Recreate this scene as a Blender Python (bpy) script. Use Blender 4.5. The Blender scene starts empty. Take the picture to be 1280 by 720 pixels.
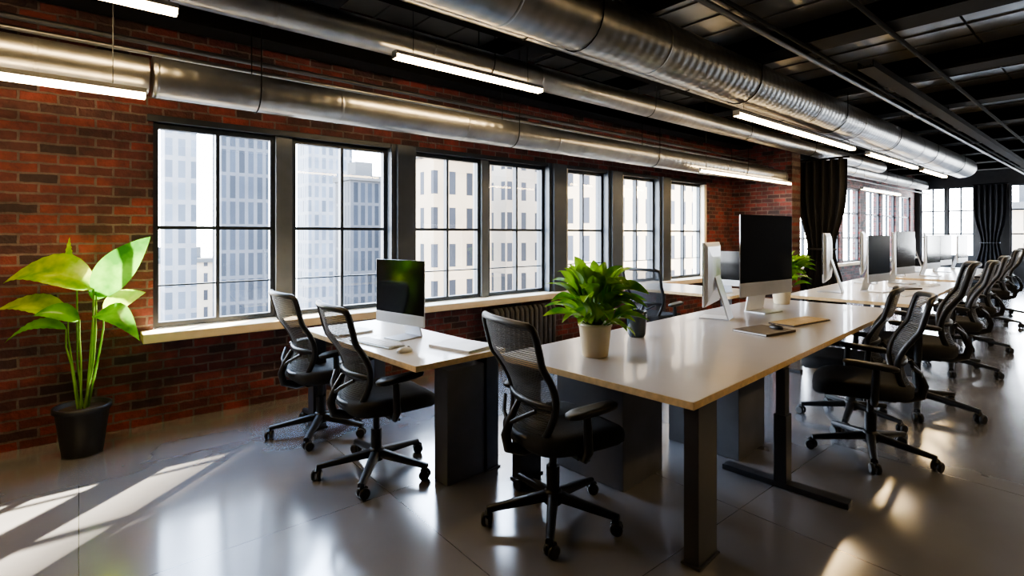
import bpy, math, random
from mathutils import Vector, Matrix
random.seed(7)
COL = bpy.context.scene.collection
pi = math.pi

# ------------------------------------------------------------------ materials
def nmat(name):
    m = bpy.data.materials.new(name); m.use_nodes = True
    nt = m.node_tree
    return m, nt, nt.nodes['Principled BSDF'], nt.nodes['Material Output']

def simple(name, col, rough=0.5, metal=0.0, var=0.12, vscale=6.0, bump=0.0, bscale=60.0, coat=0.0, spec=0.5):
    m, nt, b, o = nmat(name)
    tc = nt.nodes.new('ShaderNodeTexCoord')
    n = nt.nodes.new('ShaderNodeTexNoise'); n.inputs['Scale'].default_value = vscale; n.inputs['Detail'].default_value = 3
    nt.links.new(tc.outputs['Object'], n.inputs['Vector'])
    r = nt.nodes.new('ShaderNodeValToRGB')
    r.color_ramp.elements[0].position = 0.3; r.color_ramp.elements[1].position = 0.7
    r.color_ramp.elements[0].color = (*[c*(1-var) for c in col], 1)
    r.color_ramp.elements[1].color = (*[min(1, c*(1+var)) for c in col], 1)
    nt.links.new(n.outputs['Fac'], r.inputs['Fac']); nt.links.new(r.outputs['Color'], b.inputs['Base Color'])
    b.inputs['Roughness'].default_value = rough; b.inputs['Metallic'].default_value = metal
    b.inputs['Specular IOR Level'].default_value = spec
    if coat: b.inputs['Coat Weight'].default_value = coat
    if bump:
        n2 = nt.nodes.new('ShaderNodeTexNoise'); n2.inputs['Scale'].default_value = bscale
        nt.links.new(tc.outputs['Object'], n2.inputs['Vector'])
        bp = nt.nodes.new('ShaderNodeBump'); bp.inputs['Strength'].default_value = bump; bp.inputs['Distance'].default_value = 0.01
        nt.links.new(n2.outputs['Fac'], bp.inputs['Height']); nt.links.new(bp.outputs['Normal'], b.inputs['Normal'])
    return m

def emis(name, col, st):
    m, nt, b, o = nmat(name)
    b.inputs['Base Color'].default_value = (*col, 1)
    b.inputs['Emission Color'].default_value = (*col, 1); b.inputs['Emission Strength'].default_value = st
    return m

def brickmat(name, axis, bw=0.205, rh=0.070):
    m, nt, b, o = nmat(name)
    L = nt.links
    tc = nt.nodes.new('ShaderNodeTexCoord'); sp = nt.nodes.new('ShaderNodeSeparateXYZ'); cb = nt.nodes.new('ShaderNodeCombineXYZ')
    L.new(tc.outputs['Object'], sp.inputs[0]); L.new(sp.outputs[axis], cb.inputs[0]); L.new(sp.outputs['Z'], cb.inputs[1])
    nz = nt.nodes.new('ShaderNodeTexNoise'); nz.inputs['Scale'].default_value = 14; L.new(tc.outputs['Object'], nz.inputs['Vector'])
    mx = nt.nodes.new('ShaderNodeVectorMath'); mx.operation = 'MULTIPLY_ADD'; mx.inputs[1].default_value = (0.016, 0.016, 0); L.new(nz.outputs['Color'], mx.inputs[0]); L.new(cb.outputs[0], mx.inputs[2])
    br = nt.nodes.new('ShaderNodeTexBrick'); L.new(mx.outputs[0], br.inputs['Vector'])
    br.inputs['Scale'].default_value = 1; br.inputs['Brick Width'].default_value = bw; br.inputs['Row Height'].default_value = rh
    br.inputs['Mortar Size'].default_value = 0.008; br.inputs['Mortar Smooth'].default_value = 0.2; br.inputs['Bias'].default_value = 0.05
    br.inputs['Color1'].default_value = (0.27, 0.05, 0.042, 1); br.inputs['Color2'].default_value = (0.042, 0.020, 0.022, 1)
    br.inputs['Mortar'].default_value = (0.16, 0.12, 0.105, 1)
    n = nt.nodes.new('ShaderNodeTexNoise'); n.inputs['Scale'].default_value = 3.5; n.inputs['Detail'].default_value = 9; n.inputs['Roughness'].default_value = 0.7; L.new(tc.outputs['Object'], n.inputs['Vector'])
    r = nt.nodes.new('ShaderNodeValToRGB'); r.color_ramp.elements[0].position = 0.34; r.color_ramp.elements[1].position = 0.64
    r.color_ramp.elements[0].color = (0.36, 0.35, 0.37, 1); r.color_ramp.elements[1].color = (1.2, 1.15, 1.12, 1)
    L.new(n.outputs['Fac'], r.inputs['Fac'])
    mm = nt.nodes.new('ShaderNodeMix'); mm.data_type = 'RGBA'; mm.blend_type = 'MULTIPLY'; mm.inputs[0].default_value = 1
    L.new(br.outputs['Color'], mm.inputs[6]); L.new(r.outputs['Color'], mm.inputs[7]); L.new(mm.outputs[2], b.inputs['Base Color'])
    b.inputs['Roughness'].default_value = 0.6
    inv = nt.nodes.new('ShaderNodeMath'); inv.operation = 'SUBTRACT'; inv.inputs[0].default_value = 1; L.new(br.outputs['Fac'], inv.inputs[1])
    n3 = nt.nodes.new('ShaderNodeTexNoise'); n3.inputs['Scale'].default_value = 34; n3.inputs['Detail'].default_value = 5; L.new(tc.outputs['Object'], n3.inputs['Vector'])
    ad = nt.nodes.new('ShaderNodeMath'); ad.operation = 'MULTIPLY_ADD'; ad.inputs[1].default_value = 0.7; L.new(n3.outputs['Fac'], ad.inputs[0]); L.new(inv.outputs[0], ad.inputs[2])
    bp = nt.nodes.new('ShaderNodeBump'); bp.inputs['Strength'].default_value = 1.0; bp.inputs['Distance'].default_value = 0.015
    L.new(ad.outputs[0], bp.inputs['Height']); L.new(bp.outputs['Normal'], b.inputs['Normal'])
    return m

def floormat():
    m, nt, b, o = nmat('polished_concrete'); L = nt.links
    tc = nt.nodes.new('ShaderNodeTexCoord')
    br = nt.nodes.new('ShaderNodeTexBrick'); br.offset = 0; L.new(tc.outputs['Object'], br.inputs['Vector'])
    br.inputs['Scale'].default_value = 1; br.inputs['Brick Width'].default_value = 1.35; br.inputs['Row Height'].default_value = 1.35
    br.inputs['Mortar Size'].default_value = 0.0022; br.inputs['Mortar Smooth'].default_value = 0.1
    br.inputs['Color1'].default_value = (0.25, 0.25, 0.265, 1); br.inputs['Color2'].default_value = (0.225, 0.225, 0.24, 1); br.inputs['Mortar'].default_value = (0.11, 0.11, 0.115, 1)
    n = nt.nodes.new('ShaderNodeTexNoise'); n.inputs['Scale'].default_value = 1.3; n.inputs['Detail'].default_value = 4; n.inputs['Roughness'].default_value = 0.5; L.new(tc.outputs['Object'], n.inputs['Vector'])
    r = nt.nodes.new('ShaderNodeValToRGB'); r.color_ramp.elements[0].position = 0.25; r.color_ramp.elements[1].position = 0.8
    r.color_ramp.elements[0].color = (0.82, 0.81, 0.8, 1); r.color_ramp.elements[1].color = (1.1, 1.1, 1.1, 1); L.new(n.outputs['Fac'], r.inputs['Fac'])
    mm = nt.nodes.new('ShaderNodeMix'); mm.data_type = 'RGBA'; mm.blend_type = 'MULTIPLY'; mm.inputs[0].default_value = 1
    L.new(br.outputs['Color'], mm.inputs[6]); L.new(r.outputs['Color'], mm.inputs[7]); L.new(mm.outputs[2], b.inputs['Base Color'])
    b.inputs['Roughness'].default_value = 0.17
    b.inputs['Specular IOR Level'].default_value = 1.0
    b.inputs['Coat Weight'].default_value = 1.0; b.inputs['Coat IOR'].default_value = 2.1
    b.inputs['Coat Roughness'].default_value = 0.16
    n2 = nt.nodes.new('ShaderNodeTexNoise'); n2.inputs['Scale'].default_value = 4; n2.inputs['Detail'].default_value = 1; L.new(tc.outputs['Object'], n2.inputs['Vector'])
    bp = nt.nodes.new('ShaderNodeBump'); bp.inputs['Strength'].default_value = 0.10; bp.inputs['Distance'].default_value = 0.01
    L.new(n2.outputs['Fac'], bp.inputs['Height']); L.new(bp.outputs['Normal'], b.inputs['Normal']); L.new(bp.outputs['Normal'], b.inputs['Coat Normal'])
    return m

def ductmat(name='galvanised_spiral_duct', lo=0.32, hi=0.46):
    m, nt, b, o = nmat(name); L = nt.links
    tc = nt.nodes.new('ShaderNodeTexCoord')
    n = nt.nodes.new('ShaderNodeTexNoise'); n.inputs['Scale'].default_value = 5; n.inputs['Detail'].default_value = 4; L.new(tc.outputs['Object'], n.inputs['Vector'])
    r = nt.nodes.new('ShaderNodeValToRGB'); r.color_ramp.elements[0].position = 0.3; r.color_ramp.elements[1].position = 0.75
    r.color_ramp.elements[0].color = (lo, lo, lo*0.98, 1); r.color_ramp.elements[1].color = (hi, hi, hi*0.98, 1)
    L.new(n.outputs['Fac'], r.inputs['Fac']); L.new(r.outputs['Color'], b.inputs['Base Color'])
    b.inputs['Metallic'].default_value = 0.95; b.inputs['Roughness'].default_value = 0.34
    w = nt.nodes.new('ShaderNodeTexWave'); w.wave_type = 'BANDS'; w.bands_direction = 'X'; w.wave_profile = 'SIN'; w.inputs['Scale'].default_value = 3.2; L.new(tc.outputs['Object'], w.inputs['Vector'])
    bp = nt.nodes.new('ShaderNodeBump'); bp.inputs['Strength'].default_value = 0.2; bp.inputs['Distance'].default_value = 0.01
    L.new(w.outputs['Fac'], bp.inputs['Height']); L.new(bp.outputs['Normal'], b.inputs['Normal'])
    return m

def glassmat():
    m, nt, b, o = nmat('window_glass'); L = nt.links
    t = nt.nodes.new('ShaderNodeBsdfTransparent'); t.inputs[0].default_value = (0.97, 0.98, 0.98, 1)
    g = nt.nodes.new('ShaderNodeBsdfGlossy'); g.inputs['Roughness'].default_value = 0.02
    n = nt.nodes.new('ShaderNodeTexNoise'); n.inputs['Scale'].default_value = 3
    mr = nt.nodes.new('ShaderNodeMapRange'); mr.inputs[3].default_value = 0.02; mr.inputs[4].default_value = 0.05; L.new(n.outputs['Fac'], mr.inputs[0])
    x = nt.nodes.new('ShaderNodeMixShader'); L.new(mr.outputs[0], x.inputs[0]); L.new(t.outputs[0], x.inputs[1]); L.new(g.outputs[0], x.inputs[2]); L.new(x.outputs[0], o.inputs[0])
    return m

def meshmat():
    m, nt, b, o = nmat('chair_mesh_fabric'); L = nt.links
    tc = nt.nodes.new('ShaderNodeTexCoord')
    w = nt.nodes.new('ShaderNodeTexWave'); w.bands_direction = 'Z'; w.inputs['Scale'].default_value = 30; L.new(tc.outputs['Object'], w.inputs['Vector'])
    t = nt.nodes.new('ShaderNodeBsdfTransparent'); 
    b.inputs['Base Color'].default_value = (0.085, 0.09, 0.10, 1); b.inputs['Roughness'].default_value = 0.6
    mr = nt.nodes.new('ShaderNodeMapRange'); mr.inputs[3].default_value = 0.60; mr.inputs[4].default_value = 0.88; L.new(w.outputs['Fac'], mr.inputs[0])
    x = nt.nodes.new('ShaderNodeMixShader'); L.new(mr.outputs[0], x.inputs[0]); L.new(t.outputs[0], x.inputs[1]); L.new(b.outputs[0], x.inputs[2]); L.new(x.outputs[0], o.inputs[0])
    return m

def leafmat(name, c1, c2, tr=0.4):
    m, nt, b, o = nmat(name); L = nt.links
    tc = nt.nodes.new('ShaderNodeTexCoord')
    n = nt.nodes.new('ShaderNodeTexNoise'); n.inputs['Scale'].default_value = 7; n.inputs['Detail'].default_value = 3; L.new(tc.outputs['Object'], n.inputs['Vector'])
    r = nt.nodes.new('ShaderNodeValToRGB'); r.color_ramp.elements[0].position = 0.38; r.color_ramp.elements[1].position = 0.62
    r.color_ramp.elements[0].color = (*c1, 1); r.color_ramp.elements[1].color = (*c2, 1)
    L.new(n.outputs['Fac'], r.inputs['Fac']); L.new(r.outputs['Color'], b.inputs['Base Color'])
    b.inputs['Roughness'].default_value = 0.25
    t = nt.nodes.new('ShaderNodeBsdfTranslucent'); L.new(r.outputs['Color'], t.inputs[0])
    x = nt.nodes.new('ShaderNodeMixShader'); x.inputs[0].default_value = tr
    L.new(b.outputs[0], x.inputs[1]); L.new(t.outputs[0], x.inputs[2]); L.new(x.outputs[0], o.inputs[0])
    return m

def facade(name, wall, win, bw, rh, ms, rough=0.6):
    m, nt, b, o = nmat(name); L = nt.links
    tc = nt.nodes.new('ShaderNodeTexCoord'); sp = nt.nodes.new('ShaderNodeSeparateXYZ'); cb = nt.nodes.new('ShaderNodeCombineXYZ')
    L.new(tc.outputs['Object'], sp.inputs[0])
    ad = nt.nodes.new('ShaderNodeMath'); ad.operation = 'ADD'; L.new(sp.outputs['X'], ad.inputs[0]); L.new(sp.outputs['Y'], ad.inputs[1])
    L.new(ad.outputs[0], cb.inputs[0]); L.new(sp.outputs['Z'], cb.inputs[1])
    br = nt.nodes.new('ShaderNodeTexBrick'); br.offset = 0; L.new(cb.outputs[0], br.inputs['Vector'])
    br.inputs['Scale'].default_value = 1; br.inputs['Brick Width'].default_value = bw; br.inputs['Row Height'].default_value = rh
    br.inputs['Mortar Size'].default_value = ms; br.inputs['Mortar Smooth'].default_value = 0.0
    br.inputs['Color1'].default_value = (*win, 1); br.inputs['Color2'].default_value = (*[c*2.2 for c in win], 1); br.inputs['Mortar'].default_value = (*wall, 1)
    n = nt.nodes.new('ShaderNodeTexNoise'); n.inputs['Scale'].default_value = 0.25; n.inputs['Detail'].default_value = 4; L.new(tc.outputs['Object'], n.inputs['Vector'])
    r = nt.nodes.new('ShaderNodeValToRGB'); r.color_ramp.elements[0].color = (0.6, 0.6, 0.62, 1); r.color_ramp.elements[1].color = (1.4, 1.35, 1.3, 1); L.new(n.outputs['Fac'], r.inputs['Fac'])
    mm = nt.nodes.new('ShaderNodeMix'); mm.data_type = 'RGBA'; mm.blend_type = 'MULTIPLY'; mm.inputs[0].default_value = 1
    L.new(br.outputs['Color'], mm.inputs[6]); L.new(r.outputs['Color'], mm.inputs[7]); L.new(mm.outputs[2], b.inputs['Base Color']); b.inputs['Roughness'].default_value = rough
    b.inputs['Specular IOR Level'].default_value = 0.15
    return m

M = {}
M['brick'] = brickmat('red_brick_window_wall', 'X'); M['brickY'] = brickmat('red_brick_cross_wall', 'Y')
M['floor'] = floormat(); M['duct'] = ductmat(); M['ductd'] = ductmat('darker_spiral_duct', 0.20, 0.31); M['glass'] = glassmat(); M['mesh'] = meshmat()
M['ceil'] = simple('dark_ceiling_deck', (0.03, 0.03, 0.03), 0.6, 0.1, 0.35, 1.5)
M['panel'] = simple('grey_metal_deck_panel', (0.12, 0.117, 0.112), 0.32, 0.5, 0.45, 1.2)
M['beam'] = simple('black_painted_steel', (0.008, 0.008, 0.009), 0.8, 0.0, spec=0.15)
M['frame'] = simple('dark_window_frame', (0.03, 0.037, 0.047), 0.4, 0.3)
M['column'] = simple('slate_painted_column', (0.06, 0.07, 0.082), 0.45, 0.1)
M['mull'] = simple('grey_mullion', (0.15, 0.16, 0.165), 0.4, 0.2)
M['sill'] = simple('beige_sill', (0.80, 0.64, 0.42), 0.45, 0, 0.08)
M['cream'] = simple('cream_reveal_paint', (0.78, 0.69, 0.52), 0.6, 0, 0.06)
M['street'] = simple('street_grey', (0.05, 0.05, 0.05), 0.8)
M['plaster'] = simple('dark_plaster', (0.05, 0.048, 0.046), 0.8)
M['blk'] = simple('black_plastic', (0.013, 0.0135, 0.015), 0.42, 0, 0.15)
M['seat'] = simple('black_seat_fabric', (0.017, 0.018, 0.021), 0.75, 0, 0.2, 20, 0.4, 400)
M['top'] = simple('grey_laminate_top', (0.37, 0.34, 0.335), 0.3, 0, 0.05, 3, coat=0.2)
M['topw'] = simple('white_laminate_top', (0.60, 0.56, 0.49), 0.3, 0, 0.05, 3, coat=0.2)
M['edge'] = simple('birch_edge', (0.80, 0.58, 0.30), 0.4, 0, 0.12, 30)
M['leg'] = simple('charcoal_steel', (0.055, 0.057, 0.065), 0.38, 0.2)
M['ped'] = simple('grey_cabinet_paint', (0.15, 0.15, 0.16), 0.45, 0.0)
M['silver'] = simple('brushed_aluminium', (0.68, 0.69, 0.71), 0.3, 0.6, 0.05)
M['screen'] = simple('black_screen_glass', (0.004, 0.004, 0.005), 0.12, 0, 0.1)
M['white'] = simple('white_plastic', (0.72, 0.72, 0.72), 0.4)
M['key'] = simple('tan_keys', (0.50, 0.35, 0.16), 0.5)
M['potb'] = simple('black_pot', (0.015, 0.016, 0.018), 0.5, 0, 0.1)
M['potc'] = simple('cream_ceramic', (0.75, 0.64, 0.44), 0.45, 0, 0.06)
M['soil'] = simple('potting_soil', (0.04, 0.025, 0.015), 0.95, 0, 0.4, 60, 0.8, 80)
M['leaf_l'] = leafmat('backlit_lime_leaf', (0.22, 0.52, 0.02), (0.68, 0.86, 0.10), 0.5)  # brightness of sun-backlit leaves is put into this lime colour
M['leaf_d'] = leafmat('green_leaf', (0.05, 0.21, 0.02), (0.18, 0.48, 0.04), 0.42)
M['stem'] = leafmat('green_stem', (0.14, 0.30, 0.04), (0.24, 0.42, 0.08), 0.2)
M['leaf_b'] = leafmat('bushy_leaf', (0.06, 0.22, 0.02), (0.34, 0.58, 0.05), 0.4)
M['led'] = emis('warm_led_diffuser', (1.0, 0.71, 0.36), 40)
M['curtain'] = simple('black_curtain_cloth', (0.012, 0.012, 0.014), 0.9)
M['rad'] = simple('radiator_enamel', (0.09, 0.085, 0.08), 0.5, 0.2)
M['book'] = simple('dark_leather', (0.05, 0.035, 0.03), 0.5)
M['dglass'] = simple('smoky_glass', (0.03, 0.05, 0.06), 0.08, 0, 0.1, spec=0.8)

# ------------------------------------------------------------------ mesh builder
class MB:
    def __init__(s): s.v = []; s.f = []; s.m = []; s.sm = []
    def _add(s, vs, fs, mi=0, smooth=False):
        o = len(s.v); s.v += [tuple(v) for v in vs]
        for f in fs: s.f.append([i+o for i in f]); s.m.append(mi); s.sm.append(smooth)
    def box(s, x0, x1, y0, y1, z0, z1, mi=0, side=None):
        vs = [(x0,y0,z0),(x1,y0,z0),(x1,y1,z0),(x0,y1,z0),(x0,y0,z1),(x1,y0,z1),(x1,y1,z1),(x0,y1,z1)]
        fs = [(0,3,2,1),(4,5,6,7),(0,1,5,4),(1,2,6,5),(2,3,7,6),(3,0,4,7)]
        o = len(s.v); s.v += vs
        for i, f in enumerate(fs):
            s.f.append([k+o for k in f]); s.m.append(mi if (side is None or i < 2) else side); s.sm.append(False)
        return s
    def tube(s, pts, r, seg=10, closed=False, mi=0, caps=True, flat=1.0):
        pts = [Vector(p) for p in pts]; n = len(pts)
        rs = r if isinstance(r, (list, tuple)) else [r]*n
        rings = []; prev = None
        for i, p in enumerate(pts):
            if closed: t = pts[(i+1) % n]-pts[i-1]
            else: t = pts[min(i+1, n-1)]-pts[max(i-1, 0)]
            t.normalize()
            if prev is None:
                a = Vector((0,0,1)) if abs(t.z) < 0.9 else Vector((1,0,0))
                u = t.cross(a).normalized()
            else:
                u = (prev - t*prev.dot(t)).normalized()
            prev = u; w = t.cross(u)
            rings.append([p + (u*math.cos(2*pi*k/seg) + w*math.sin(2*pi*k/seg)*flat)*rs[i] for k in range(seg)])
        vs = [v for rg in rings for v in rg]; fs = []
        for i in range(n if closed else n-1):
            j = (i+1) % n
            for k in range(seg):
                k2 = (k+1) % seg
                fs.append((i*seg+k, j*seg+k, j*seg+k2, i*seg+k2))
        s._add(vs, fs, mi, True)
        if caps and not closed:
            s._add(rings[0], [tuple(range(seg))], mi); s._add(rings[-1], [tuple(range(seg-1, -1, -1))], mi)
        return s
    def cyl(s, p0, p1, r, seg=16, mi=0): return s.tube([p0, p1], r, seg, mi=mi)
    def lathe(s, prof, c=(0,0,0), seg=28, mi=0):
        vs = []; fs = []
        for (r, z) in prof:
            for k in range(seg):
                a = 2*pi*k/seg; vs.append((c[0]+r*math.cos(a), c[1]+r*math.sin(a), c[2]+z))
        for i in range(len(prof)-1):
            for k in range(seg):
                k2 = (k+1) % seg; fs.append((i*seg+k, i*seg+k2, (i+1)*seg+k2, (i+1)*seg+k))
        s._add(vs, fs, mi, True); return s
    def grid(s, fn, nu, nv, mi=0, smooth=True):
        vs = [fn(i/nu, j/nv) for i in range(nu+1) for j in range(nv+1)]
        fs = [(i*(nv+1)+j, (i+1)*(nv+1)+j, (i+1)*(nv+1)+j+1, i*(nv+1)+j+1) for i in range(nu) for j in range(nv)]
        s._add(vs, fs, mi, smooth); return s
    def loft(s, rings, mi=0, smooth=True, cap=True):
        seg = len(rings[0]); vs = [v for r in rings for v in r]; fs = []
        for i in range(len(rings)-1):
            for k in range(seg):
                k2 = (k+1) % seg; fs.append((i*seg+k, i*seg+k2, (i+1)*seg+k2, (i+1)*seg+k))
        s._add(vs, fs, mi, smooth)
        if cap: s._add(rings[0], [tuple(range(seg-1, -1, -1))], mi, smooth); s._add(rings[-1], [tuple(range(seg))], mi, smooth)
        return s
    def obj(s, name, mats, parent=None, loc=(0,0,0), bevel=0, rotz=0, **props):
        me = bpy.data.meshes.new(name); me.from_pydata(s.v, [], s.f)
        for m in (mats if isinstance(mats, (list, tuple)) else [mats]): me.materials.append(m)
        for i, p in enumerate(me.polygons): p.material_index = s.m[i]; p.use_smooth = s.sm[i]
        me.validate(); me.update()
        ob = bpy.data.objects.new(name, me); COL.objects.link(ob)
        ob.location = loc; ob.rotation_euler = (0, 0, rotz)
        if parent: ob.parent = parent
        if bevel:
            bm = ob.modifiers.new('bevel', 'BEVEL'); bm.width = bevel; bm.segments = 2; bm.limit_method = 'ANGLE'
        for k, v in props.items(): ob[k] = v
        return ob

def empty(name, loc=(0,0,0), rotz=0, scale=1, **props):
    e = bpy.data.objects.new(name, None); COL.objects.link(e); e.empty_display_size = 0.1
    e.location = loc; e.rotation_euler = (0, 0, rotz); e.scale = (scale,)*3
    for k, v in props.items(): e[k] = v
    return e

def clone(root, loc, rotz=0, scale=1, **props):
    r = root.copy(); COL.objects.link(r); r.location = loc; r.rotation_euler = (0, 0, rotz); r.scale = (scale,)*3
    for k, v in props.items(): r[k] = v
    def rec(src, dst):
        for c in src.children:
            n = c.copy(); COL.objects.link(n); n.parent = dst; rec(c, n)
    rec(root, r)
    return r

FA = math.radians(3.7); CF, SF = math.cos(FA), math.sin(FA)
def P(u, v, z=0): return (u*CF - v*SF, u*SF + v*CF, z)

# ------------------------------------------------------------------ room shell
WY = 4.85; CZ = 3.7; XL = -2.6; XR = 22.0; YB = -3.2; TH = 0.2
WZ0, WZ1 = 0.73, 2.33
FZ1 = 2.7
MB().box(XL-0.3, XR+0.3, YB-0.3, WY+TH, -0.2, 0).obj('floor', M['floor'], kind='structure', label='polished grey concrete floor with thin joints')
MB().box(XL-0.3, XR+0.3, YB-0.3, WY+TH, CZ, CZ+0.2).obj('ceiling', M['ceil'], kind='structure', label='dark exposed industrial ceiling deck')
wins = [(0.44,1.34),(1.48,2.42),(2.70,3.60),(3.70,4.62),(4.95,5.78),(6.11,7.02),(7.33,8.40)]
far = [(12.2,13.5),(13.7,15.0),(15.2,16.5),(17.0,18.3),(18.5,19.8),(20.2,21.5)]
w = MB()
w.box(XL, XR, WY, WY+TH, 0, 0.66)
w.box(XL, 11.9, WY, WY+TH, WZ1, CZ); w.box(11.9, XR, WY, WY+TH, FZ1, CZ)
w.box(XL, 0.44, WY, WY+TH, 0.66, WZ1)
w.box(8.42, 11.9, WY, WY+TH, 0.66, WZ1)
e = 11.9
for a, b in far:
    w.box(e, a, WY, WY+TH, 0.66, FZ1); e = b
w.box(e, XR, WY, WY+TH, 0.66, FZ1)
w.obj('wall_window_side', M['brick'], kind='structure', label='weathered red brick wall with window openings')
MB().box(9.41, 9.75, 3.78, WY, 0, CZ).obj('wall_return', M['brickY'], kind='structure', label='red brick return wall')
MB().box(XL-0.3, XL, YB, WY, 0, CZ).obj('wall_left', M['brickY'], kind='structure', label='red brick end wall')
MB().box(XL-0.3, XR, YB-0.3, YB, 0, CZ).obj('wall_back', M['plaster'], kind='structure', label='dark plaster wall')
fw = [(3.32,3.98),(4.04,4.7),(1.75,2.48),(0.97,1.69),(-0.3,0.4),(-1.0,-0.35),(-2.7,-1.6)]
w = MB(); w.box(XR, XR+TH, YB, WY+TH, 0, 0.75); w.box(XR, XR+TH, YB, WY+TH, 3.0, CZ)
ys = sorted(fw); e = YB
for a, b in ys:
    w.box(XR, XR+TH, e, a, 0.75, 3.0); e = b
w.box(XR, XR+TH, e, WY+TH, 0.75, 3.0)
w.obj('wall_far', M['plaster'], kind='structure', label='dark end wall with tall windows')

def window(idx, a, b, z0, z1, axis='x', pos=WY, nc=2, nr=2):
    m = MB(); d0, d1 = pos+0.05, pos+0.11
    def bx(p, q, r, s_, dd0=d0, dd1=d1, mi=0):
        if axis == 'x': m.box(p, q, dd0, dd1, r, s_, mi)
        else: m.box(dd0, dd1, p, q, r, s_, mi)
    t = 0.04; h = 0.014 if nr == 2 else 0.022
    bx(a, a+t, z0, z1); bx(b-t, b, z0, z1); bx(a+t, b-t, z0, z0+t); bx(a+t, b-t, z1-t, z1)
    for q in range(1, nc):
        x_ = a+(b-a)*q/nc; bx(x_-h, x_+h, z0+t, z1-t)
    for q in range(1, nr):
        z_ = z0+(z1-z0)*(q/nr-0.01); bx(a+t, b-t, z_-h, z_+h, d0+0.01, d1-0.008)
    if nr == 2:
        zl = z0+0.2*(z1-z0); bx(a+t, b-t, zl, zl+0.012, d0+0.02, d1-0.018)
    bx(a+t, b-t, z0+t, z1-t, d0+0.045, d0+0.049, 1)
    return m.obj('window_%d' % idx, [M['frame'], M['glass']], kind='structure', label='black steel framed window with divided panes')
k = 1
for a, b in wins: window(k, a, b, WZ0, WZ1); k += 1
for a, b in far: window(k, a, b, WZ0, FZ1, nr=3); k += 1
for a, b in fw: window(k, a, b, 0.75, 3.0, 'y', XR, 2, 3); k += 1

t = 1
def trim(mb, mat, label, bevel=0.004):
    global t
    mb.obj('trim_%d' % t, mat, bevel=bevel, kind='structure', label=label); t += 1
for a, b in [(2.42,2.70),(4.62,4.95),(5.78,6.11),(7.02,7.33)]:
    m = MB(); m.box(a, b, WY-0.05, WY+TH-0.01, 0.725, WZ1+0.04); m.box(a+0.05, b-0.05, WY-0.09, WY-0.05, 0.725, WZ1+0.04)
    trim(m, M['column'], 'slate grey steel pier between windows')
for a, b in [(1.34,1.48),(3.60,3.70)]:
    m = MB(); m.box(a, b, WY+0.02, WY+TH-0.01, 0.725, WZ1); trim(m, M['mull'], 'grey metal mullion between windows')
for a in (4.92, 6.08, 7.30):
    m = MB(); m.box(a-0.02, a+0.035, WY-0.058, WY+0.05, 0.725, WZ1); trim(m, M['cream'], 'cream painted window reveal')
m = MB(); m.box(8.38, 8.46, WY-0.03, WY+TH-0.01, 0.725, WZ1); trim(m, M['cream'], 'cream painted window reveal')
m = MB(); m.box(0.40, 8.42, WY-0.0, WY+TH-0.01, 0.66, 0.725); m.box(0.36, 8.6, WY-0.2, WY, 0.655, 0.725)
trim(m, M['sill'], 'long beige window sill', 0.006)
m = MB(); m.box(0.40, 8.45, WY-0.03, WY+0.1, WZ1, WZ1+0.05); trim(m, M['frame'], 'dark steel lintel')
m = MB(); m.box(12.0, 21.7, WY-0.15, WY+TH-0.01, 0.66, 0.725); trim(m, M['sill'], 'beige window sill')
BX = [-2.5+1.95*q for q in range(13)]
for q in range(12):
    for (ya, yb) in [(-3.1, -1.4), (-1.0, 1.0), (1.02, 4.4)]:
        m = MB(); xa, xb = BX[q]+0.14, BX[q+1]-0.14
        m.box(xa, xb, ya, yb, 3.42, 3.46)
        s = xa+0.12
        while s < xb-0.05: m.box(s, s+0.03, ya, yb, 3.405, 3.42); s += 0.38
        trim(m, M['panel'], 'dark reflective metal ceiling panel', 0)

def portal(x, y, z, sx, sy, rot):
    l = bpy.data.lights.new('window_portal', 'AREA'); l.shape = 'RECTANGLE'; l.size = sx; l.size_y = sy
    l.cycles.is_portal = True
    o = bpy.data.objects.new('window_portal', l); COL.objects.link(o); o.location = (x, y, z); o.rotation_euler = rot
portal(4.4, WY+TH-0.01, 1.53, 8.0, 1.6, (-pi/2, 0, 0))
portal(16.85, WY+TH-0.01, 1.7, 9.4, 2.0, (-pi/2, 0, 0))
portal(XR+TH+0.01, 1.0, 1.9, 2.25, 7.6, (0, pi/2, 0))

# ------------------------------------------------------------------ ceiling beams
BZ = 3.22
for x in BX[1:-1]:
    m = MB(); m.box(x-0.16, x+0.16, YB, WY, BZ, BZ+0.04); m.box(x-0.03, x+0.03, YB, WY, BZ+0.04, 3.66); m.box(x-0.16, x+0.16, YB, WY, 3.66, 3.70)
    m.obj('ceiling_beam', M['beam'], label='black steel cross beam under the ceiling', category='beam', group='black ceiling beams')
for y, z in [(4.58, 3.02), (-1.2, 3.0)]:
    m = MB(); m.box(XL, XR, y-0.12, y+0.12, z, z+0.03); m.box(XL, XR, y-0.03, y+0.03, z+0.03, BZ-0.03); m.box(XL, XR, y-0.12, y+0.12, BZ-0.03, BZ)
    m.obj('ceiling_girder', M['beam'], label='black steel girder running along the room', category='beam')

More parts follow.
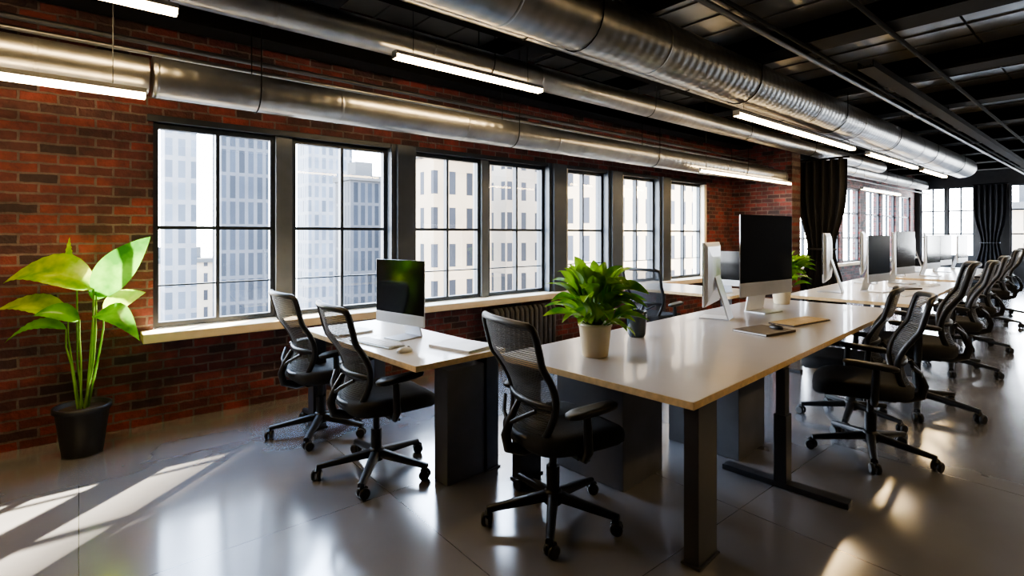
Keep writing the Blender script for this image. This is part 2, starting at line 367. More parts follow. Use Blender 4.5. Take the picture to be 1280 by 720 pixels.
# ------------------------------------------------------------------ ducts
def duct(x0, x1, y, z, r, label, seam=1.15, hz=3.41, mat='duct'):
    root = empty('ventilation_duct', (x0, y, z), label=label, category='duct')
    m = MB(); L = x1-x0
    m.tube([(0,0,0),(L,0,0)], r, 40)
    m.obj('duct_body', M[mat], root)
    s = 0.02
    while s < L:
        m = MB(); m.tube([(s-0.012,0,0),(s-0.009,0,0),(s+0.009,0,0),(s+0.012,0,0)], [r*1.001, r*1.018, r*1.018, r*1.001], 40, caps=False); s += seam
        m.obj('seam_band', M[mat], root)
    s = 0.6
    while s < L:
        m = MB(); rr = r+0.006
        m.tube([(s, -rr, hz-z)]+[(s, rr*math.cos(a), rr*math.sin(a)) for a in [pi+pi*q/12 for q in range(13)]]+[(s, rr, hz-z)], 0.004, 6)
        m.obj('hanger', M['beam'], root); s += 2.3
    return root
duct(0.35, 9.3, 3.92, 2.44, 0.125, 'galvanised spiral duct above the windows')
duct(-2.5, 0.33, 3.92, 2.44, 0.11, 'narrower galvanised duct by the brick wall')
duct(-2.5, 13.5, 3.58, 2.92, 0.11, 'slim galvanised spiral duct hung under beams')
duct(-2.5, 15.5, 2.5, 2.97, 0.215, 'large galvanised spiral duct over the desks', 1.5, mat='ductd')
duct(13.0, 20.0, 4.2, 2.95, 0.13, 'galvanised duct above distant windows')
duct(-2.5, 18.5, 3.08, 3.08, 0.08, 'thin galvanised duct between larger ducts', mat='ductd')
def pipe(pts, r, label, mat='leg'):
    m = MB(); m.tube(pts, r, 10); return m.obj('conduit_pipe', M[mat], label=label, category='pipe')
pipe([(XL, 4.42, 2.80), (XR, 4.42, 2.80)], 0.02, 'thin dark conduit along the window wall')
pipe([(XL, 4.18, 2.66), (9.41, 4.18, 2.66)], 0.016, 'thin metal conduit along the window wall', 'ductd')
pipe([(XL, 2.06, 3.196), (XR, 2.06, 3.196)], 0.024, 'dark conduit beside the large duct')
pipe([(XL, 1.96, 3.202), (XR, 1.96, 3.202)], 0.018, 'dark conduit beside the large duct', 'beam')
pipe([(XL, 1.35, 3.20), (XR, 1.35, 3.20)], 0.02, 'thin dark conduit under the ceiling', 'beam')
for (y, z, x0, x1, hw) in [(3.32, 3.10, -2.4, 13, 0.07), (1.72, 3.11, 6.0, 19, 0.06)]:
    root = empty('cable_tray', (0, y, z), label='black cable tray full of cables', category='cable tray')
    m = MB(); m.box(x0, x1, -hw-0.01, -hw, 0, 0.07); m.box(x0, x1, hw, hw+0.01, 0, 0.07)
    m.box(x0, x1, -hw, hw, 0, 0.008)
    m.obj('tray_channel', M['beam'], root)
    for q in range(4):
        m = MB(); m.tube([(x0+0.5*j, -hw*0.7+hw*0.45*q+0.006*math.sin(j*1.3+q), 0.022) for j in range(int((x1-x0)/0.5))], 0.011, 6); m.obj('cable', M['blk'], root)
    for s in BX:
        if x0 < s < x1:
            m = MB(); m.box(s-0.006, s+0.006, -hw-0.01, -hw, 0.07, BZ-z); m.obj('hanger', M['beam'], root)

# ------------------------------------------------------------------ LED lights
def led(x0, x1, y, z, label='suspended warm white linear led light', top=3.41, w=0.035):
    root = empty('pendant_light', (x0, y, z), label=label, category='light', group='linear ceiling lights')
    L = x1-x0
    m = MB(); m.box(0, L, -w, w, 0.028, 0.055); m.box(-0.006, 0, -w, w, 0, 0.055); m.box(L, L+0.006, -w, w, 0, 0.055); m.obj('light_housing', M['duct'], root)
    m = MB(); m.box(0, L, -w*0.9, w*0.9, 0.0, 0.028); m.obj('diffuser', M['led'], root)
    for s in (0.15, L-0.15):
        mm = MB(); mm.tube([(s, 0, 0.055), (s, 0, top-z)], 0.003, 6); mm.obj('suspension_wire', M['leg'], root)
    return root
led(-1.3, 0.30, 3.74, 2.26)
led(-1.0, 0.42, 3.42, 2.68)
led(1.75, 3.18, 3.42, 2.73)
led(4.94, 8.2, 2.5, 2.62, top=2.75)
led(8.83, 11.4, 2.5, 2.62, top=2.75)
led(11.8, 13.6, 2.5, 2.62, top=2.75)
led(6.4, 9.25, 3.74, 2.30, 'slim warm led strip below the duct', w=0.014)
led(13.2, 16.0, 3.85, 2.45)
led(3.0, 6.0, -0.9, 2.7); led(8.0, 11.0, -0.9, 2.7)

# ------------------------------------------------------------------ curtains
def curtain(y0, y1, x, z1, label, folds=6, pinch=0.45, zt=1.2):
    root = empty('curtain', (x, y0, 0), label=label, category='curtain')
    m = MB(); W = y1-y0
    def fn(a, b):
        zz = 0.03+b*(z1-0.03)
        g = 1-pinch*math.exp(-((zz-zt)/0.55)**2)
        yy = W/2+(a-0.5)*W*g
        return (0.06*math.sin(a*folds*2*pi)*(0.6+0.4*b), yy, zz)
    m.grid(fn, 60, 24); m.obj('curtain_cloth', M['curtain'], root)
    m = MB(); hw = W/2*(1-pinch)+0.01
    m.tube([(0.07*math.cos(th), W/2+hw*math.sin(th), zt) for th in [2*pi*q/24 for q in range(24)]], 0.015, 8, closed=True); m.obj('tieback', M['leg'], root)
    m = MB(); m.tube([(0, -0.03, z1+0.02), (0, W+0.03, z1+0.02)], 0.018, 10); m.obj('curtain_rod', M['beam'], root)
curtain(3.16, 3.98, 10.1, 2.77, 'black gathered curtain hanging beside the brick wall')
curtain(2.5, 3.3, 21.7, 3.0, 'black gathered curtain between distant windows')
curtain(0.35, 0.95, 21.7, 3.0, 'black gathered curtain between distant windows')

# ------------------------------------------------------------------ radiator
root = empty('radiator', (3.65, 4.70, 0), label='old dark column radiator below the window sill', category='radiator')
for q in range(13):
    m = MB(); xx = q*0.075
    m.tube([(xx, -0.055, 0.08), (xx, -0.055, 0.55), (xx, -0.03, 0.59), (xx, 0.03, 0.59), (xx, 0.055, 0.55), (xx, 0.055, 0.08)], 0.026, 8)
    m.cyl((xx-0.04, 0, 0.55), (xx+0.04, 0, 0.55), 0.022); m.cyl((xx-0.04, 0, 0.12), (xx+0.04, 0, 0.12), 0.022)
    m.obj('radiator_column', M['rad'], root)
for xx in (0, 0.9):
    m = MB(); m.box(xx-0.02, xx+0.02, -0.05, 0.05, 0, 0.09); m.obj('radiator_foot', M['rad'], root)

# ------------------------------------------------------------------ desks
def desk(u0, u1, v0, v1, label, top='top', legs=(), tfeet=(), H=0.745, lw=0.05, rail=0.16):
    root = empty('office_desk', P(u0, v0), FA, label=label, category='desk')
    U, V = u1-u0, v1-v0
    MB().box(0, U, 0, V, H-0.035, H, 0, 1).obj('desktop', [M[top], M['edge']], root, bevel=0.003)
    for (lu, lv) in legs:
        wl = lw if lw != 0.05 else 0.05; hv = 0.035 if lw != 0.05 else 0.05
        m = MB(); m.box(lu-wl, lu+wl, lv-hv, lv+hv, 0.012, H-0.035); m.box(lu-wl-0.01, lu+wl+0.01, lv-hv-0.01, lv+hv+0.01, 0, 0.012)
        m.obj('leg', M['leg'], root, bevel=0.004)
    for (lu, a, b, lv) in tfeet:
        m = MB(); m.box(lu-0.045, lu+0.045, lv-0.035, lv+0.035, 0.03, 0.42); m.box(lu-0.035, lu+0.035, lv-0.026, lv+0.026, 0.42, H-0.06)
        m.box(lu-0.04, lu+0.04, a, b, 0.0, 0.032); m.box(lu-0.05, lu+0.05, lv-0.25 if lv > 0.4 else 0.02, min(lv+0.3, V-0.02), H-0.06, H-0.035)
        m.obj('leg', M['leg'], root, bevel=0.004)
    for a in (0.16, V-0.20):
        m = MB(); m.box(rail, U-0.16, a, a+0.04, H-0.065, H-0.035); m.obj('support_rail', M['leg'], root)
    return root
desk(2.08, 6.1, 1.07, 2.31, 'long shared desk with grey top, birch edge, charcoal legs', 'top',
     legs=[(0.15, 0.045), (0.15, 1.15)], tfeet=[(1.14, -0.30, 0.38, 0.04), (1.14, 0.86, 1.5, 1.2), (3.9, -0.1, 0.5, 0.1), (3.9, 0.8, 1.3, 1.14)], lw=0.09, rail=0.26)
desk(6.6, 10.1, 1.0, 2.25, 'shared white desk with birch edge', 'topw', legs=[(0.1,0.09),(0.1,1.15),(3.4,0.09),(3.4,1.15)])
desk(10.6, 14.6, 1.0, 2.25, 'shared white desk near the far windows', 'topw', legs=[(0.1,0.09),(0.1,1.15),(3.9,0.09),(3.9,1.15)])
desk(1.56, 2.22, 2.40, 3.95, 'white desk with birch edge below the windows', 'topw', legs=[(0.58,0.08),(0.08,1.47),(0.58,1.47)])
desk(5.95, 6.9, 2.62, 4.1, 'white desk beside the windows', 'topw', legs=[(0.08,0.08),(0.87,0.08),(0.08,1.4),(0.87,1.4)])

def pedestal(u, v, W, D, Hh, label):
    root = empty('drawer_pedestal', P(u+W, v+D), FA+pi, label=label, category='cabinet')
    MB().box(0, W, 0, D, 0.0, Hh).obj('body', M['ped'], root, bevel=0.004)
    for q in range(3):
        z0 = 0.03+q*(Hh-0.05)/3
        d = MB().box(-0.016, 0, 0.01, D-0.01, z0, z0+(Hh-0.05)/3-0.012).obj('drawer', M['ped'], root, bevel=0.003)
        MB().box(-0.03, -0.016, D/2-0.06, D/2+0.06, z0+(Hh-0.05)/3-0.04, z0+(Hh-0.05)/3-0.03).obj('handle', M['silver'], d)
    return root
pedestal(1.80, 2.44, 0.28, 0.13, 0.67, 'slim grey drawer pedestal below the window desk')
pedestal(2.48, 1.70, 0.42, 0.5, 0.67, 'grey drawer pedestal below the long desk')
pedestal(3.36, 1.42, 0.42, 0.5, 0.67, 'grey drawer pedestal below the long desk')

# ------------------------------------------------------------------ chair
def build_chair():
    root = empty('office_chair', (0,0,0))
    RR = 0.345
    m = MB()
    m.lathe([(0.0,0.155),(0.035,0.155),(0.048,0.14),(0.05,0.085),(0.04,0.075),(0,0.075)], seg=20)
    for q in range(5):
        a = 2*pi*q/5+0.3; c, s = math.cos(a), math.sin(a)
        rings = []
        for f in [0.08, 0.3, 0.6, 0.85, 1.0]:
            tt = f*RR
            hw = 0.029-0.010*f; zt = 0.148-0.056*f; zb = zt-0.045+0.02*f
            rings.append([(c*tt-s*w_, s*tt+c*w_, z_) for (w_, z_) in [(-hw,zb),(hw,zb),(hw*0.9,zt-0.006),(hw*0.5,zt),(-hw*0.5,zt),(-hw*0.9,zt-0.006)]])
        m.loft(rings)
    m.obj('star_base', M['blk'], root)
    for q in range(5):
        a = 2*pi*q/5+0.3; c, s = math.cos(a), math.sin(a); R = RR-0.007
        m = MB(); aa = a+0.9+q; nx, ny = math.cos(aa), math.sin(aa)
        ctr = Vector((c*R+0.012*math.sin(aa), s*R, 0.031))
        for sg in (-1, 1):
            p = ctr+Vector((nx,ny,0))*0.017*sg
            m.tube([p-Vector((nx,ny,0))*0.011, p-Vector((nx,ny,0))*0.008, p+Vector((nx,ny,0))*0.008, p+Vector((nx,ny,0))*0.011], [0.023,0.031,0.031,0.023], 16)
        m.cyl((c*R, s*R, 0.03), (c*R, s*R, 0.085), 0.009, 8)
        m.tube([ctr+Vector((-ny,nx,0))*0.02+Vector((0,0,0.02)), ctr+Vector((0,0,0.034)), ctr+Vector((ny,-nx,0))*0.02+Vector((0,0,0.02))], 0.012, 8)
        m.obj('caster', M['blk'], root)
    m = MB(); m.cyl((0,0,0.13), (0,0,0.27), 0.034, 18); m.cyl((0,0,0.27), (0,0,0.38), 0.02, 14); m.obj('gas_lift', M['blk'], root)
    m = MB(); m.box(-0.13, 0.10, -0.075, 0.075, 0.37, 0.415); m.box(-0.02, 0.03, -0.24, 0.24, 0.385, 0.41); m.tube([(0.02,-0.07,0.39),(0.03,-0.26,0.385)], 0.007, 8); m.obj('tilt_mechanism', M['blk'], root, bevel=0.006)
    m = MB(); rings = []
    for (z_, sc) in [(0.408,0.80),(0.414,0.93),(0.433,0.99),(0.455,1.0),(0.478,0.985),(0.493,0.93),(0.500,0.8),(0.497,0.55),(0.493,0.25),(0.492,0.02)]:
        rg = []
        for kk in range(40):
            th = 2*pi*kk/40; ct, st = math.cos(th), math.sin(th)
            xx = 0.275*math.copysign(abs(ct)**0.5, ct)*sc; yy = 0.265*math.copysign(abs(st)**0.5, st)*sc
            if xx < 0: yy *= 1+0.28*xx
            zz = z_ - 0.02*max(0, (xx-0.12)/0.12)**2 + 0.012*(abs(yy)/0.25)**2*(1 if z_ > 0.45 else 0)
            rg.append((xx+0.055, yy, zz))
        rings.append(rg)
    m.loft(rings); m.obj('seat', M['seat'], root)
    def bp(s, w_):
        z_ = 0.47+0.57*s
        hw = 0.155+0.095*math.sin(min(1, s*1.15)*pi/2)
        hw *= (1-0.06*max(0, (s-0.9)/0.1)**2)
        xx = -0.215+0.062*math.sin(pi*min(1, s*1.5))-0.11*s**1.5+0.05*w_*w_
        return (xx, hw*w_, z_+0.008*(1-w_*w_)*(1 if s > 0.95 else 0))
    m = MB(); m.grid(lambda a, b: bp(0.01+a*0.98, -1+2*b), 26, 14); m.obj('backrest_mesh', M['mesh'], root)
    loop = [bp(q/20, 1) for q in range(20)]+[bp(0.985, 0.98), bp(1, 0.91)]+[bp(1, 0.9-1.8*q/10) for q in range(1, 10)]+[bp(1, -0.91), bp(0.985, -0.98)]+[bp(1-q/20, -1) for q in range(1, 21)]+[bp(0, -1+2*q/8) for q in range(1, 8)]
    m = MB(); m.tube(loop, 0.018, 10, closed=True); m.obj('backrest_frame', M['blk'], root)
    m = MB(); m.tube([tuple(Vector(bp(0.30, -0.97+1.94*q/10))+Vector((-0.012,0,0))) for q in range(11)], [0.007]+[0.011]*9+[0.007], 8, flat=1.6); m.obj('lumbar_bar', M['blk'], root)
    m = MB()
    m.tube([(-0.05,0,0.392),(-0.18,0,0.385),(-0.265,0,0.415),(-0.28,0,0.48),(-0.25,0,0.56),(-0.205,0,0.635)], [0.028,0.028,0.027,0.024,0.020,0.014], 10)
    for sg in (-1,1): m.tube([(-0.262,0,0.53),(-0.25,0.07*sg,0.575),(-0.20,0.15*sg,0.625)], 0.011, 8)
    m.obj('back_support', M['blk'], root)
    for sg in (-1,1):
        y = 0.295*sg
        m = MB(); m.tube([(0.0,0.20*sg,0.398),(0.0,0.27*sg,0.40),(0,y,0.44),(-0.005,y,0.56),(-0.01,y,0.63)], [0.018,0.02,0.023,0.021,0.019], 10)
        rings = []
        for (z_, sc) in [(0.620,0.8),(0.627,0.98),(0.642,1.0),(0.650,0.9),(0.651,0.5)]:
            rings.append([(0.02+0.145*math.copysign(abs(math.cos(th))**0.6, math.cos(th))*sc, y+0.045*math.copysign(abs(math.sin(th))**0.6, math.sin(th))*sc, z_+0.01*math.cos(th)) for th in [2*pi*kk/24 for kk in range(24)]])
        m.loft(rings); m.obj('armrest', M['blk'], root)
    return root
ch = build_chair()
base_l = 'black mesh-back swivel office chair '
chairs = [(2.0,1.80,-14,1.0,'at the end of the long desk'),
 (1.60,2.90,-6,1.0,'tucked in at the window desk'),
 (1.62,3.76,-2,1.0,'beside the window desk'),
 (5.62,3.42,0,1.0,'at the desk beside the windows'),
 (4.78,1.14,98,1.0,'pushed under the long desk'),
 (4.12,0.87,106,1.02,'turned sideways beside the long desk'),
 (5.45,0.82,99,1.17,'with tall back beside the desk'),
 (7.25,0.80,97,1.12,'with tall back at the white desk'),
 (8.9,0.80,97,1.12,'with tall back at the white desk'),
 (11.4,0.80,95,1.15,'with tall back near the far windows'),
 (12.8,0.78,100,1.15,'with tall back near the far windows'),
 (12.2,-0.05,110,1.15,'with tall back near the far windows')]
for n, (u, v, hd, sc, lb) in enumerate(chairs):
    if n == 0:
        r = ch; r.location = P(u, v); r.rotation_euler = (0,0,FA+math.radians(hd)); r.scale = (sc,)*3
        r['label'] = base_l+lb; r['category'] = 'chair'; r['group'] = 'black office chairs'
    else:
        clone(ch, P(u, v), FA+math.radians(hd), sc, label=base_l+lb)

# ------------------------------------------------------------------ monitors
def build_monitor(W, H, gap, name='computer_monitor'):
    root = empty(name, (0,0,0)); ch_ = H*0.17
    z0 = gap; z1 = gap+H
    m = MB(); m.box(0.004, 0.010, -W/2, W/2, z0+ch_, z1); m.obj('screen', M['screen'], root, bevel=0.002)
    m = MB(); rings = []
    for (xx, sc) in [(0.004,1.0),(-0.004,1.0),(-0.02,0.86),(-0.035,0.55),(-0.04,0.2)]:
        zc = (z0+z1)/2; rings.append([(xx, -W/2*sc, zc-H/2*sc),(xx, W/2*sc, zc-H/2*sc),(xx, W/2*sc, zc+H/2*sc),(xx, -W/2*sc, zc+H/2*sc)])
    m.loft(rings, smooth=False); m.box(0.004, 0.010, -W/2, W/2, z0, z0+ch_); m.obj('casing', M['silver'], root, bevel=0.002)
    hw = W*0.17
    m = MB(); pr = [(-0.03, z0+H*0.45), (-0.05, z0+H*0.3), (-0.115, 0.02), (-0.12, 0.006)]
    rings = [[(x_, -hw, z_), (x_, hw, z_), (x_-0.012, hw, z_), (x_-0.012, -hw, z_)] for x_, z_ in pr]
    m.loft(rings, smooth=False); m.box(-0.13, 0.07, -hw, hw, 0, 0.009); m.obj('stand', M['silver'], root, bevel=0.002)
    return root
def setmon(r, u, v, hd, z=0.745, sc=1, lb=''):
    r.location = P(u, v, z); r.rotation_euler = (0,0,FA+math.radians(hd)); r.scale = (sc,)*3
    r['label'] = lb; r['category'] = 'monitor'
m1 = build_monitor(0.50, 0.44, 0.10); setmon(m1, 1.90, 3.12, 180+8, lb='silver all-in-one computer with black screen on window desk')
def mclone(src, u, v, hd, sc, lb): 
    return clone(src, P(u, v, 0.745), FA+math.radians(hd), sc, label=lb, category='monitor')
big = build_monitor(0.86, 0.73, 0.16); setmon(big, 5.0, 1.86, 261, lb='large silver computer with black screen on the long desk')
mclone(m1, 4.32, 2.06, 104, 1.2, 'silver computer seen from behind on the long desk')
mclone(m1, 6.25, 2.86, 175, 0.95, 'dark computer screen on the desk by the windows')
for (u, v, hd, sc) in [(7.3,2.0,100,1.35),(7.75,1.55,262,1.3),(9.0,2.0,100,1.4),(9.35,1.55,262,1.4),(11.0,2.0,100,1.4),(11.4,1.5,262,1.3),(12.4,1.95,100,1.4),(12.8,1.5,262,1.3),(14.0,2.0,100,1.4),(14.25,1.4,262,1.3)]:
    mclone(m1, u, v, hd, sc, 'silver all-in-one computer on the white desk')

# ------------------------------------------------------------------ desk items
def keyboard(u, v, hd, mat, lb, W=0.43, D=0.13, bmat='silver'):
    root = empty('keyboard', P(u, v, 0.7455), FA+math.radians(hd), label=lb, category='keyboard')
    MB().box(-D/2, D/2, -W/2, W/2, 0, 0.010).obj('keyboard_body', M[bmat], root, bevel=0.003)
    m = MB(); nx, ny = 5, 14
    for a in range(nx):
        for b in range(ny):
            x0 = -D/2+0.006+a*(D-0.012)/nx; y0 = -W/2+0.006+b*(W-0.012)/ny
            m.box(x0+0.002, x0+(D-0.012)/nx-0.002, y0+0.002, y0+(W-0.012)/ny-0.002, 0.010, 0.014)
    ob = m.obj('keys', mat, root); ob['kind'] = 'stuff'
keyboard(4.62, 1.46, 80, M['key'], 'tan keyboard on the long desk', 0.56, 0.21, 'book')
keyboard(1.70, 3.08, 8, M['white'], 'white keyboard in front of the computer', 0.42, 0.13)
keyboard(7.6, 1.25, 82, M['white'], 'white keyboard on the white desk'); keyboard(9.2, 1.25, 82, M['white'], 'white keyboard on the white desk')
def notebook(u, v, hd, W, D, mat, lb):
    root = empty('notebook', P(u, v, 0.7455), FA+math.radians(hd), label=lb, category='notebook')
    m = MB(); m.box(-D/2, D/2, -W/2, W/2, 0, 0.003); m.box(-D/2, D/2, -W/2, W/2, 0.013, 0.016); m.box(-D/2, -D/2+0.004, -W/2, W/2, 0.003, 0.013); m.obj('cover', mat, root, bevel=0.001)
    MB().box(-D/2+0.004, D/2-0.005, -W/2+0.005, W/2-0.005, 0.003, 0.013).obj('pages', M['white'], root)
notebook(3.98, 1.50, 78, 0.36, 0.27, M['book'], 'dark leather notebook on the long desk')
notebook(2.05, 2.62, 10, 0.34, 0.26, M['white'], 'closed white notebook on the window desk')
notebook(1.74, 3.55, 5, 0.2, 0.28, M['white'], 'white notepad on the window desk')
notebook(8.45, 1.4, 60, 0.3, 0.22, M['book'], 'dark notebook on the white desk')
def mouse(u, v, z, hd, mat, lb):
    root = empty('computer_mouse', P(u, v, z), FA+math.radians(hd), label=lb, category='mouse')
    m = MB(); rings = []
    for (zz, sc) in [(0,0.95),(0.008,1.0),(0.018,0.9),(0.026,0.65),(0.030,0.3),(0.031,0.02)]:
        rings.append([(0.055*math.cos(th)*sc, 0.031*math.sin(th)*sc, zz) for th in [2*pi*kk/20 for kk in range(20)]])
    m.loft(rings); m.obj('mouse_shell', mat, root)
    m = MB(); m.tube([(0.03,-0.004,0.026),(0.03,0.004,0.026)], 0.007, 10); m.obj('scroll_wheel', M['leg'], root)
mouse(4.08, 1.45, 0.7615, 75, M['blk'], 'black mouse resting on the notebook')
mouse(1.70, 2.74, 0.7455, 5, M['white'], 'white mouse on the window desk')

# ------------------------------------------------------------------ plants
def leaf(m, base, tip, width, arch, fold=0.25, n=12, mi=0, pw=0.85, roll=0.0, nrm=None, curl=0.3):
    b, t_ = Vector(base), Vector(tip); ctrl = (b+t_)/2+Vector((0,0,arch))
    d = (t_-b); side = d.cross(Vector(nrm) if nrm else Vector((0,0,1)))
    if side.length < 1e-4: side = Vector((1,0,0))
    side.normalize()
    if roll: side = Matrix.Rotation(roll, 3, d.normalized()) @ side
    up = side.cross(d).normalized()
    if nrm:
        if up.dot(Vector(nrm)) < 0: up = -up
    elif up.z < 0: up = -up
    def fn(a, w_):
        p = b*(1-a)**2+ctrl*2*a*(1-a)+t_*a*a
        ww = width/2*(math.sin(pi*min(1, a**pw*0.97+0.03))**0.9) if a < 1 else 0.0
        x_ = (w_-0.5)*2
        return tuple(p+side*ww*x_+up*(abs(x_)*ww*fold)+up*0.003*math.sin(a*60)*abs(x_)-up*curl*width*a*a)
    m.grid(fn, n, 6, mi)
RZ = -math.radians(39.8)
root = empty('potted_floor_plant', (0.02, 4.50, 0), RZ, label='broad-leaved green plant in black pot by brick wall', category='plant')
m = MB(); m.lathe([(0,0.0),(0.105,0.0),(0.11,0.01),(0.145,0.29),(0.16,0.295),(0.16,0.325),(0.143,0.325),(0.14,0.29),(0,0.29)]); m.obj('pot', M['potb'], root)
m = MB(); m.lathe([(0.0,0.303),(0.08,0.305),(0.141,0.295)]); m.obj('soil', M['soil'], root)
LV = [((0.09,-0.02,1.10),(-0.42,-0.14,1.20),0.27,0.17,'l',(0.0,-0.7,0.8)),
      ((0.09,0,1.05),(0.42,0.02,1.43),0.21,0.06,'d',(0.5,-0.85,0.0)),
      ((-0.08,0.05,1.16),(-0.20,0.08,1.44),0.13,0.0,'l',(-0.5,-0.8,0.2)),
      ((-0.08,-0.02,0.90),(-0.48,-0.12,1.00),0.18,0.12,'l',(0.0,-0.6,0.9)),
      ((0.12,-0.04,0.93),(0.44,-0.10,0.80),0.16,0.14,'d',(0.2,-0.6,0.7)),
      ((0.10,0.05,0.94),(0.32,0.12,1.06),0.13,0.05,'l',(0.4,-0.8,0.2)),
      ((-0.06,-0.06,0.84),(-0.36,-0.18,0.80),0.12,0.11,'d',(0.0,-0.5,0.9)),
      ((0.02,-0.05,0.90),(-0.14,-0.20,0.96),0.12,0.07,'d',(0.2,-0.8,0.5)),
      ((0.03,0.05,1.02),(0.12,0.18,1.28),0.14,0.0,'d',(0.5,-0.85,0.1))]
for (b, tp, wd, ar, c, nr) in LV:
    m = MB(); leaf(m, b, tp, wd, ar, 0.3, 20, nrm=nr, pw=0.72); m.obj('leaf', M['leaf_l'] if c == 'l' else M['leaf_d'], root)
    m = MB(); fx = b[0]*0.5; m.tube([(fx*0.4, b[1]*0.4, 0.30), (fx*1.5, b[1]*0.6, 0.6), (b[0]*1.0, b[1], b[2]-0.12), b], [0.007,0.006,0.005,0.004], 8); m.obj('stem', M['stem'], root)

def bush(name, loc, s, potmat, nl, lb):
    root = empty(name, loc, 0, label=lb, category='plant')
    m = MB(); m.lathe([(0,0),(0.07*s,0),(0.075*s,0.006),(0.093*s,0.17*s),(0.098*s,0.175*s),(0.098*s,0.19*s),(0.086*s,0.19*s),(0.084*s,0.16*s),(0,0.16*s)]); m.obj('pot', potmat, root)
    m = MB(); m.lathe([(0,0.168*s),(0.084*s,0.162*s)]); m.obj('soil', M['soil'], root)
    m = MB(); rd = random.Random(nl)
    for q in range(nl):
        a = rd.uniform(0, 2*pi); el = rd.uniform(0.0, 1.4); h0 = rd.uniform(0.19, 0.42)*s; L = rd.uniform(0.15, 0.23)*s
        b = (0.05*s*math.cos(a)+math.cos(a)*0.07*s*math.cos(el), 0.05*s*math.sin(a)+math.sin(a)*0.07*s*math.cos(el), h0)
        tp = (b[0]+L*math.cos(el)*math.cos(a), b[1]+L*math.cos(el)*math.sin(a), b[2]+L*math.sin(el)*0.95-0.02*s)
        leaf(m, b, tp, rd.uniform(0.07,0.10)*s, 0.035*s, 0.3, 9, 0, roll=rd.uniform(-0.7,0.7))
        m.tube([(0.02*s*math.cos(a), 0.02*s*math.sin(a), 0.16*s), b], 0.0035*s, 5, mi=1)
    m.obj('foliage', [M['leaf_b'], M['stem']], root)
    return root
bush('potted_desk_plant', P(2.47, 1.89, 0.745), 1.02, M['potc'], 100, 'bushy green plant in cream pot on the long desk')
bush('potted_desk_plant', P(5.72, 1.98, 0.745), 1.0, M['potc'], 70, 'leafy green plant in cream pot behind the computer')
root = empty('glass_vase', P(3.14, 2.04, 0.745), 0, label='dark smoky glass jar behind the desk plant', category='vase')
m = MB(); m.lathe([(0,0),(0.05,0),(0.062,0.02),(0.07,0.15),(0.072,0.175),(0.066,0.175),(0.058,0.02),(0,0.012)]); m.obj('vase_body', M['dglass'], root)
m = MB(); m.tube([(0.069*math.cos(2*pi*q/24), 0.069*math.sin(2*pi*q/24), 0.176) for q in range(24)], 0.004, 8, closed=True); m.obj('rim', M['dglass'], root)

# ------------------------------------------------------------------ city
F1 = facade('pale_glass_tower', (0.12,0.125,0.135), (0.04,0.048,0.06), 1.6, 3.2, 0.35, 0.6)
F2 = facade('grey_tower', (0.042,0.046,0.054), (0.009,0.012,0.017), 1.1, 3.4, 0.22, 0.6)
F3 = facade('limestone_block', (0.24,0.185,0.125), (0.012,0.013,0.016), 1.9, 3.3, 0.6)
F4 = facade('white_block', (0.26,0.22,0.17), (0.018,0.019,0.023), 2.0, 3.3, 0.65)
F5 = facade('warm_stone_block', (0.30,0.225,0.145), (0.02,0.02,0.023), 1.5, 2.6, 0.42)
def tower(x, y, wx, wy, z1, mat, lb):
    root = empty('office_tower', (x, y, -45), 0.0, label=lb, category='building')
    m = MB(); m.box(-wx/2, wx/2, -wy/2, wy/2, 0, z1+45); m.obj('tower_block', mat, root)
    m = MB(); m.box(-wx/2-0.3, wx/2+0.3, -wy/2-0.3, wy/2+0.3, z1+45, z1+45.8); m.box(-wx/4, wx/4, -wy/4, wy/4, z1+45.8, z1+48); m.obj('roof_parapet', M['street'], root)
tower(17.5, 79, 6.5, 6, 75, F2, 'tall grey glass tower outside')
tower(11.5, 92, 4, 5, 60, F1, 'tall pale glass tower outside')
tower(33.5, 77, 5.5, 6, 9.5, F2, 'dark grey glass tower outside')
tower(44, 121, 10, 8, 24, F1, 'pale glass tower in the distance')
tower(12, 120, 26, 8, -4, F4, 'low pale building outside')
tower(27.5, 43.5, 6.5, 7, 8.5, F3, 'beige stone office building')
tower(38.5, 47, 7, 8, 26, F4, 'white stone building with many windows')
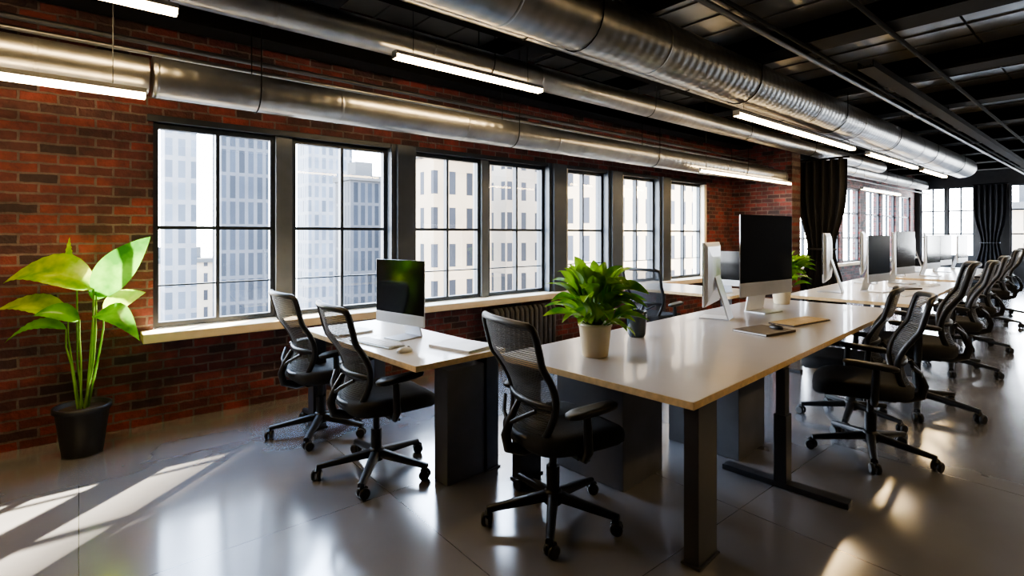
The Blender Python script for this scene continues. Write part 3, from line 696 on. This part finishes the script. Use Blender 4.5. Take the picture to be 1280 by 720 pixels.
tower(52.5, 48.5, 6.5, 7, 30, F2, 'tall grey striped tower outside')
tower(66, 49, 9, 10, 30, F3, 'beige stone building with many windows')
tower(41.3, 25, 29.5, 5.4, 24, F5, 'added warm stone building blocking the sun, with rows of windows')  # added building, set where it holds the sun off most of the window row
tower(80, 6, 12, 8, 4, F4, 'white building beyond the far windows')
tower(100, -4, 16, 14, 14, F1, 'pale tower beyond the far windows')
MB().box(-200, 300, 8, 300, -46, -45).obj('city_ground', M['street'], label='grey city street level far below', category='street')

# ------------------------------------------------------------------ light
wd = bpy.data.worlds.new('World'); bpy.context.scene.world = wd; wd.use_nodes = True
nt = wd.node_tree; bg = nt.nodes['Background']
tc = nt.nodes.new('ShaderNodeTexCoord'); sp = nt.nodes.new('ShaderNodeSeparateXYZ'); rp = nt.nodes.new('ShaderNodeValToRGB')
nt.links.new(tc.outputs['Generated'], sp.inputs[0]); nt.links.new(sp.outputs['Z'], rp.inputs['Fac'])
rp.color_ramp.elements[0].color = (0.94, 0.965, 1.0, 1); rp.color_ramp.elements[1].color = (0.45, 0.65, 1.0, 1); rp.color_ramp.elements[1].position = 0.75
nt.links.new(rp.outputs['Color'], bg.inputs['Color']); bg.inputs['Strength'].default_value = 25.0
sl = bpy.data.lights.new('sun', 'SUN'); sl.energy = 85; sl.angle = math.radians(0.8); sl.color = (1.0, 0.86, 0.66)
so = bpy.data.objects.new('sun', sl); COL.objects.link(so)
so.rotation_euler = Vector((-0.60, -0.55, -0.52)).to_track_quat('-Z', 'Y').to_euler()
bpy.context.scene.view_settings.look = 'AgX - Medium High Contrast'
bpy.context.scene.view_settings.exposure = 0.35

# ------------------------------------------------------------------ camera
cd = bpy.data.cameras.new('camera'); cam = bpy.data.objects.new('camera', cd); COL.objects.link(cam)
cam.location = (0, 0, 1.46); cam.rotation_euler = (pi/2, 0, -math.radians(39.8))
cd.sensor_width = 36; cd.lens = 36*650/1280; cd.shift_y = -67/1280; cd.clip_end = 1000; cd.clip_start = 0.05
bpy.context.scene.camera = cam
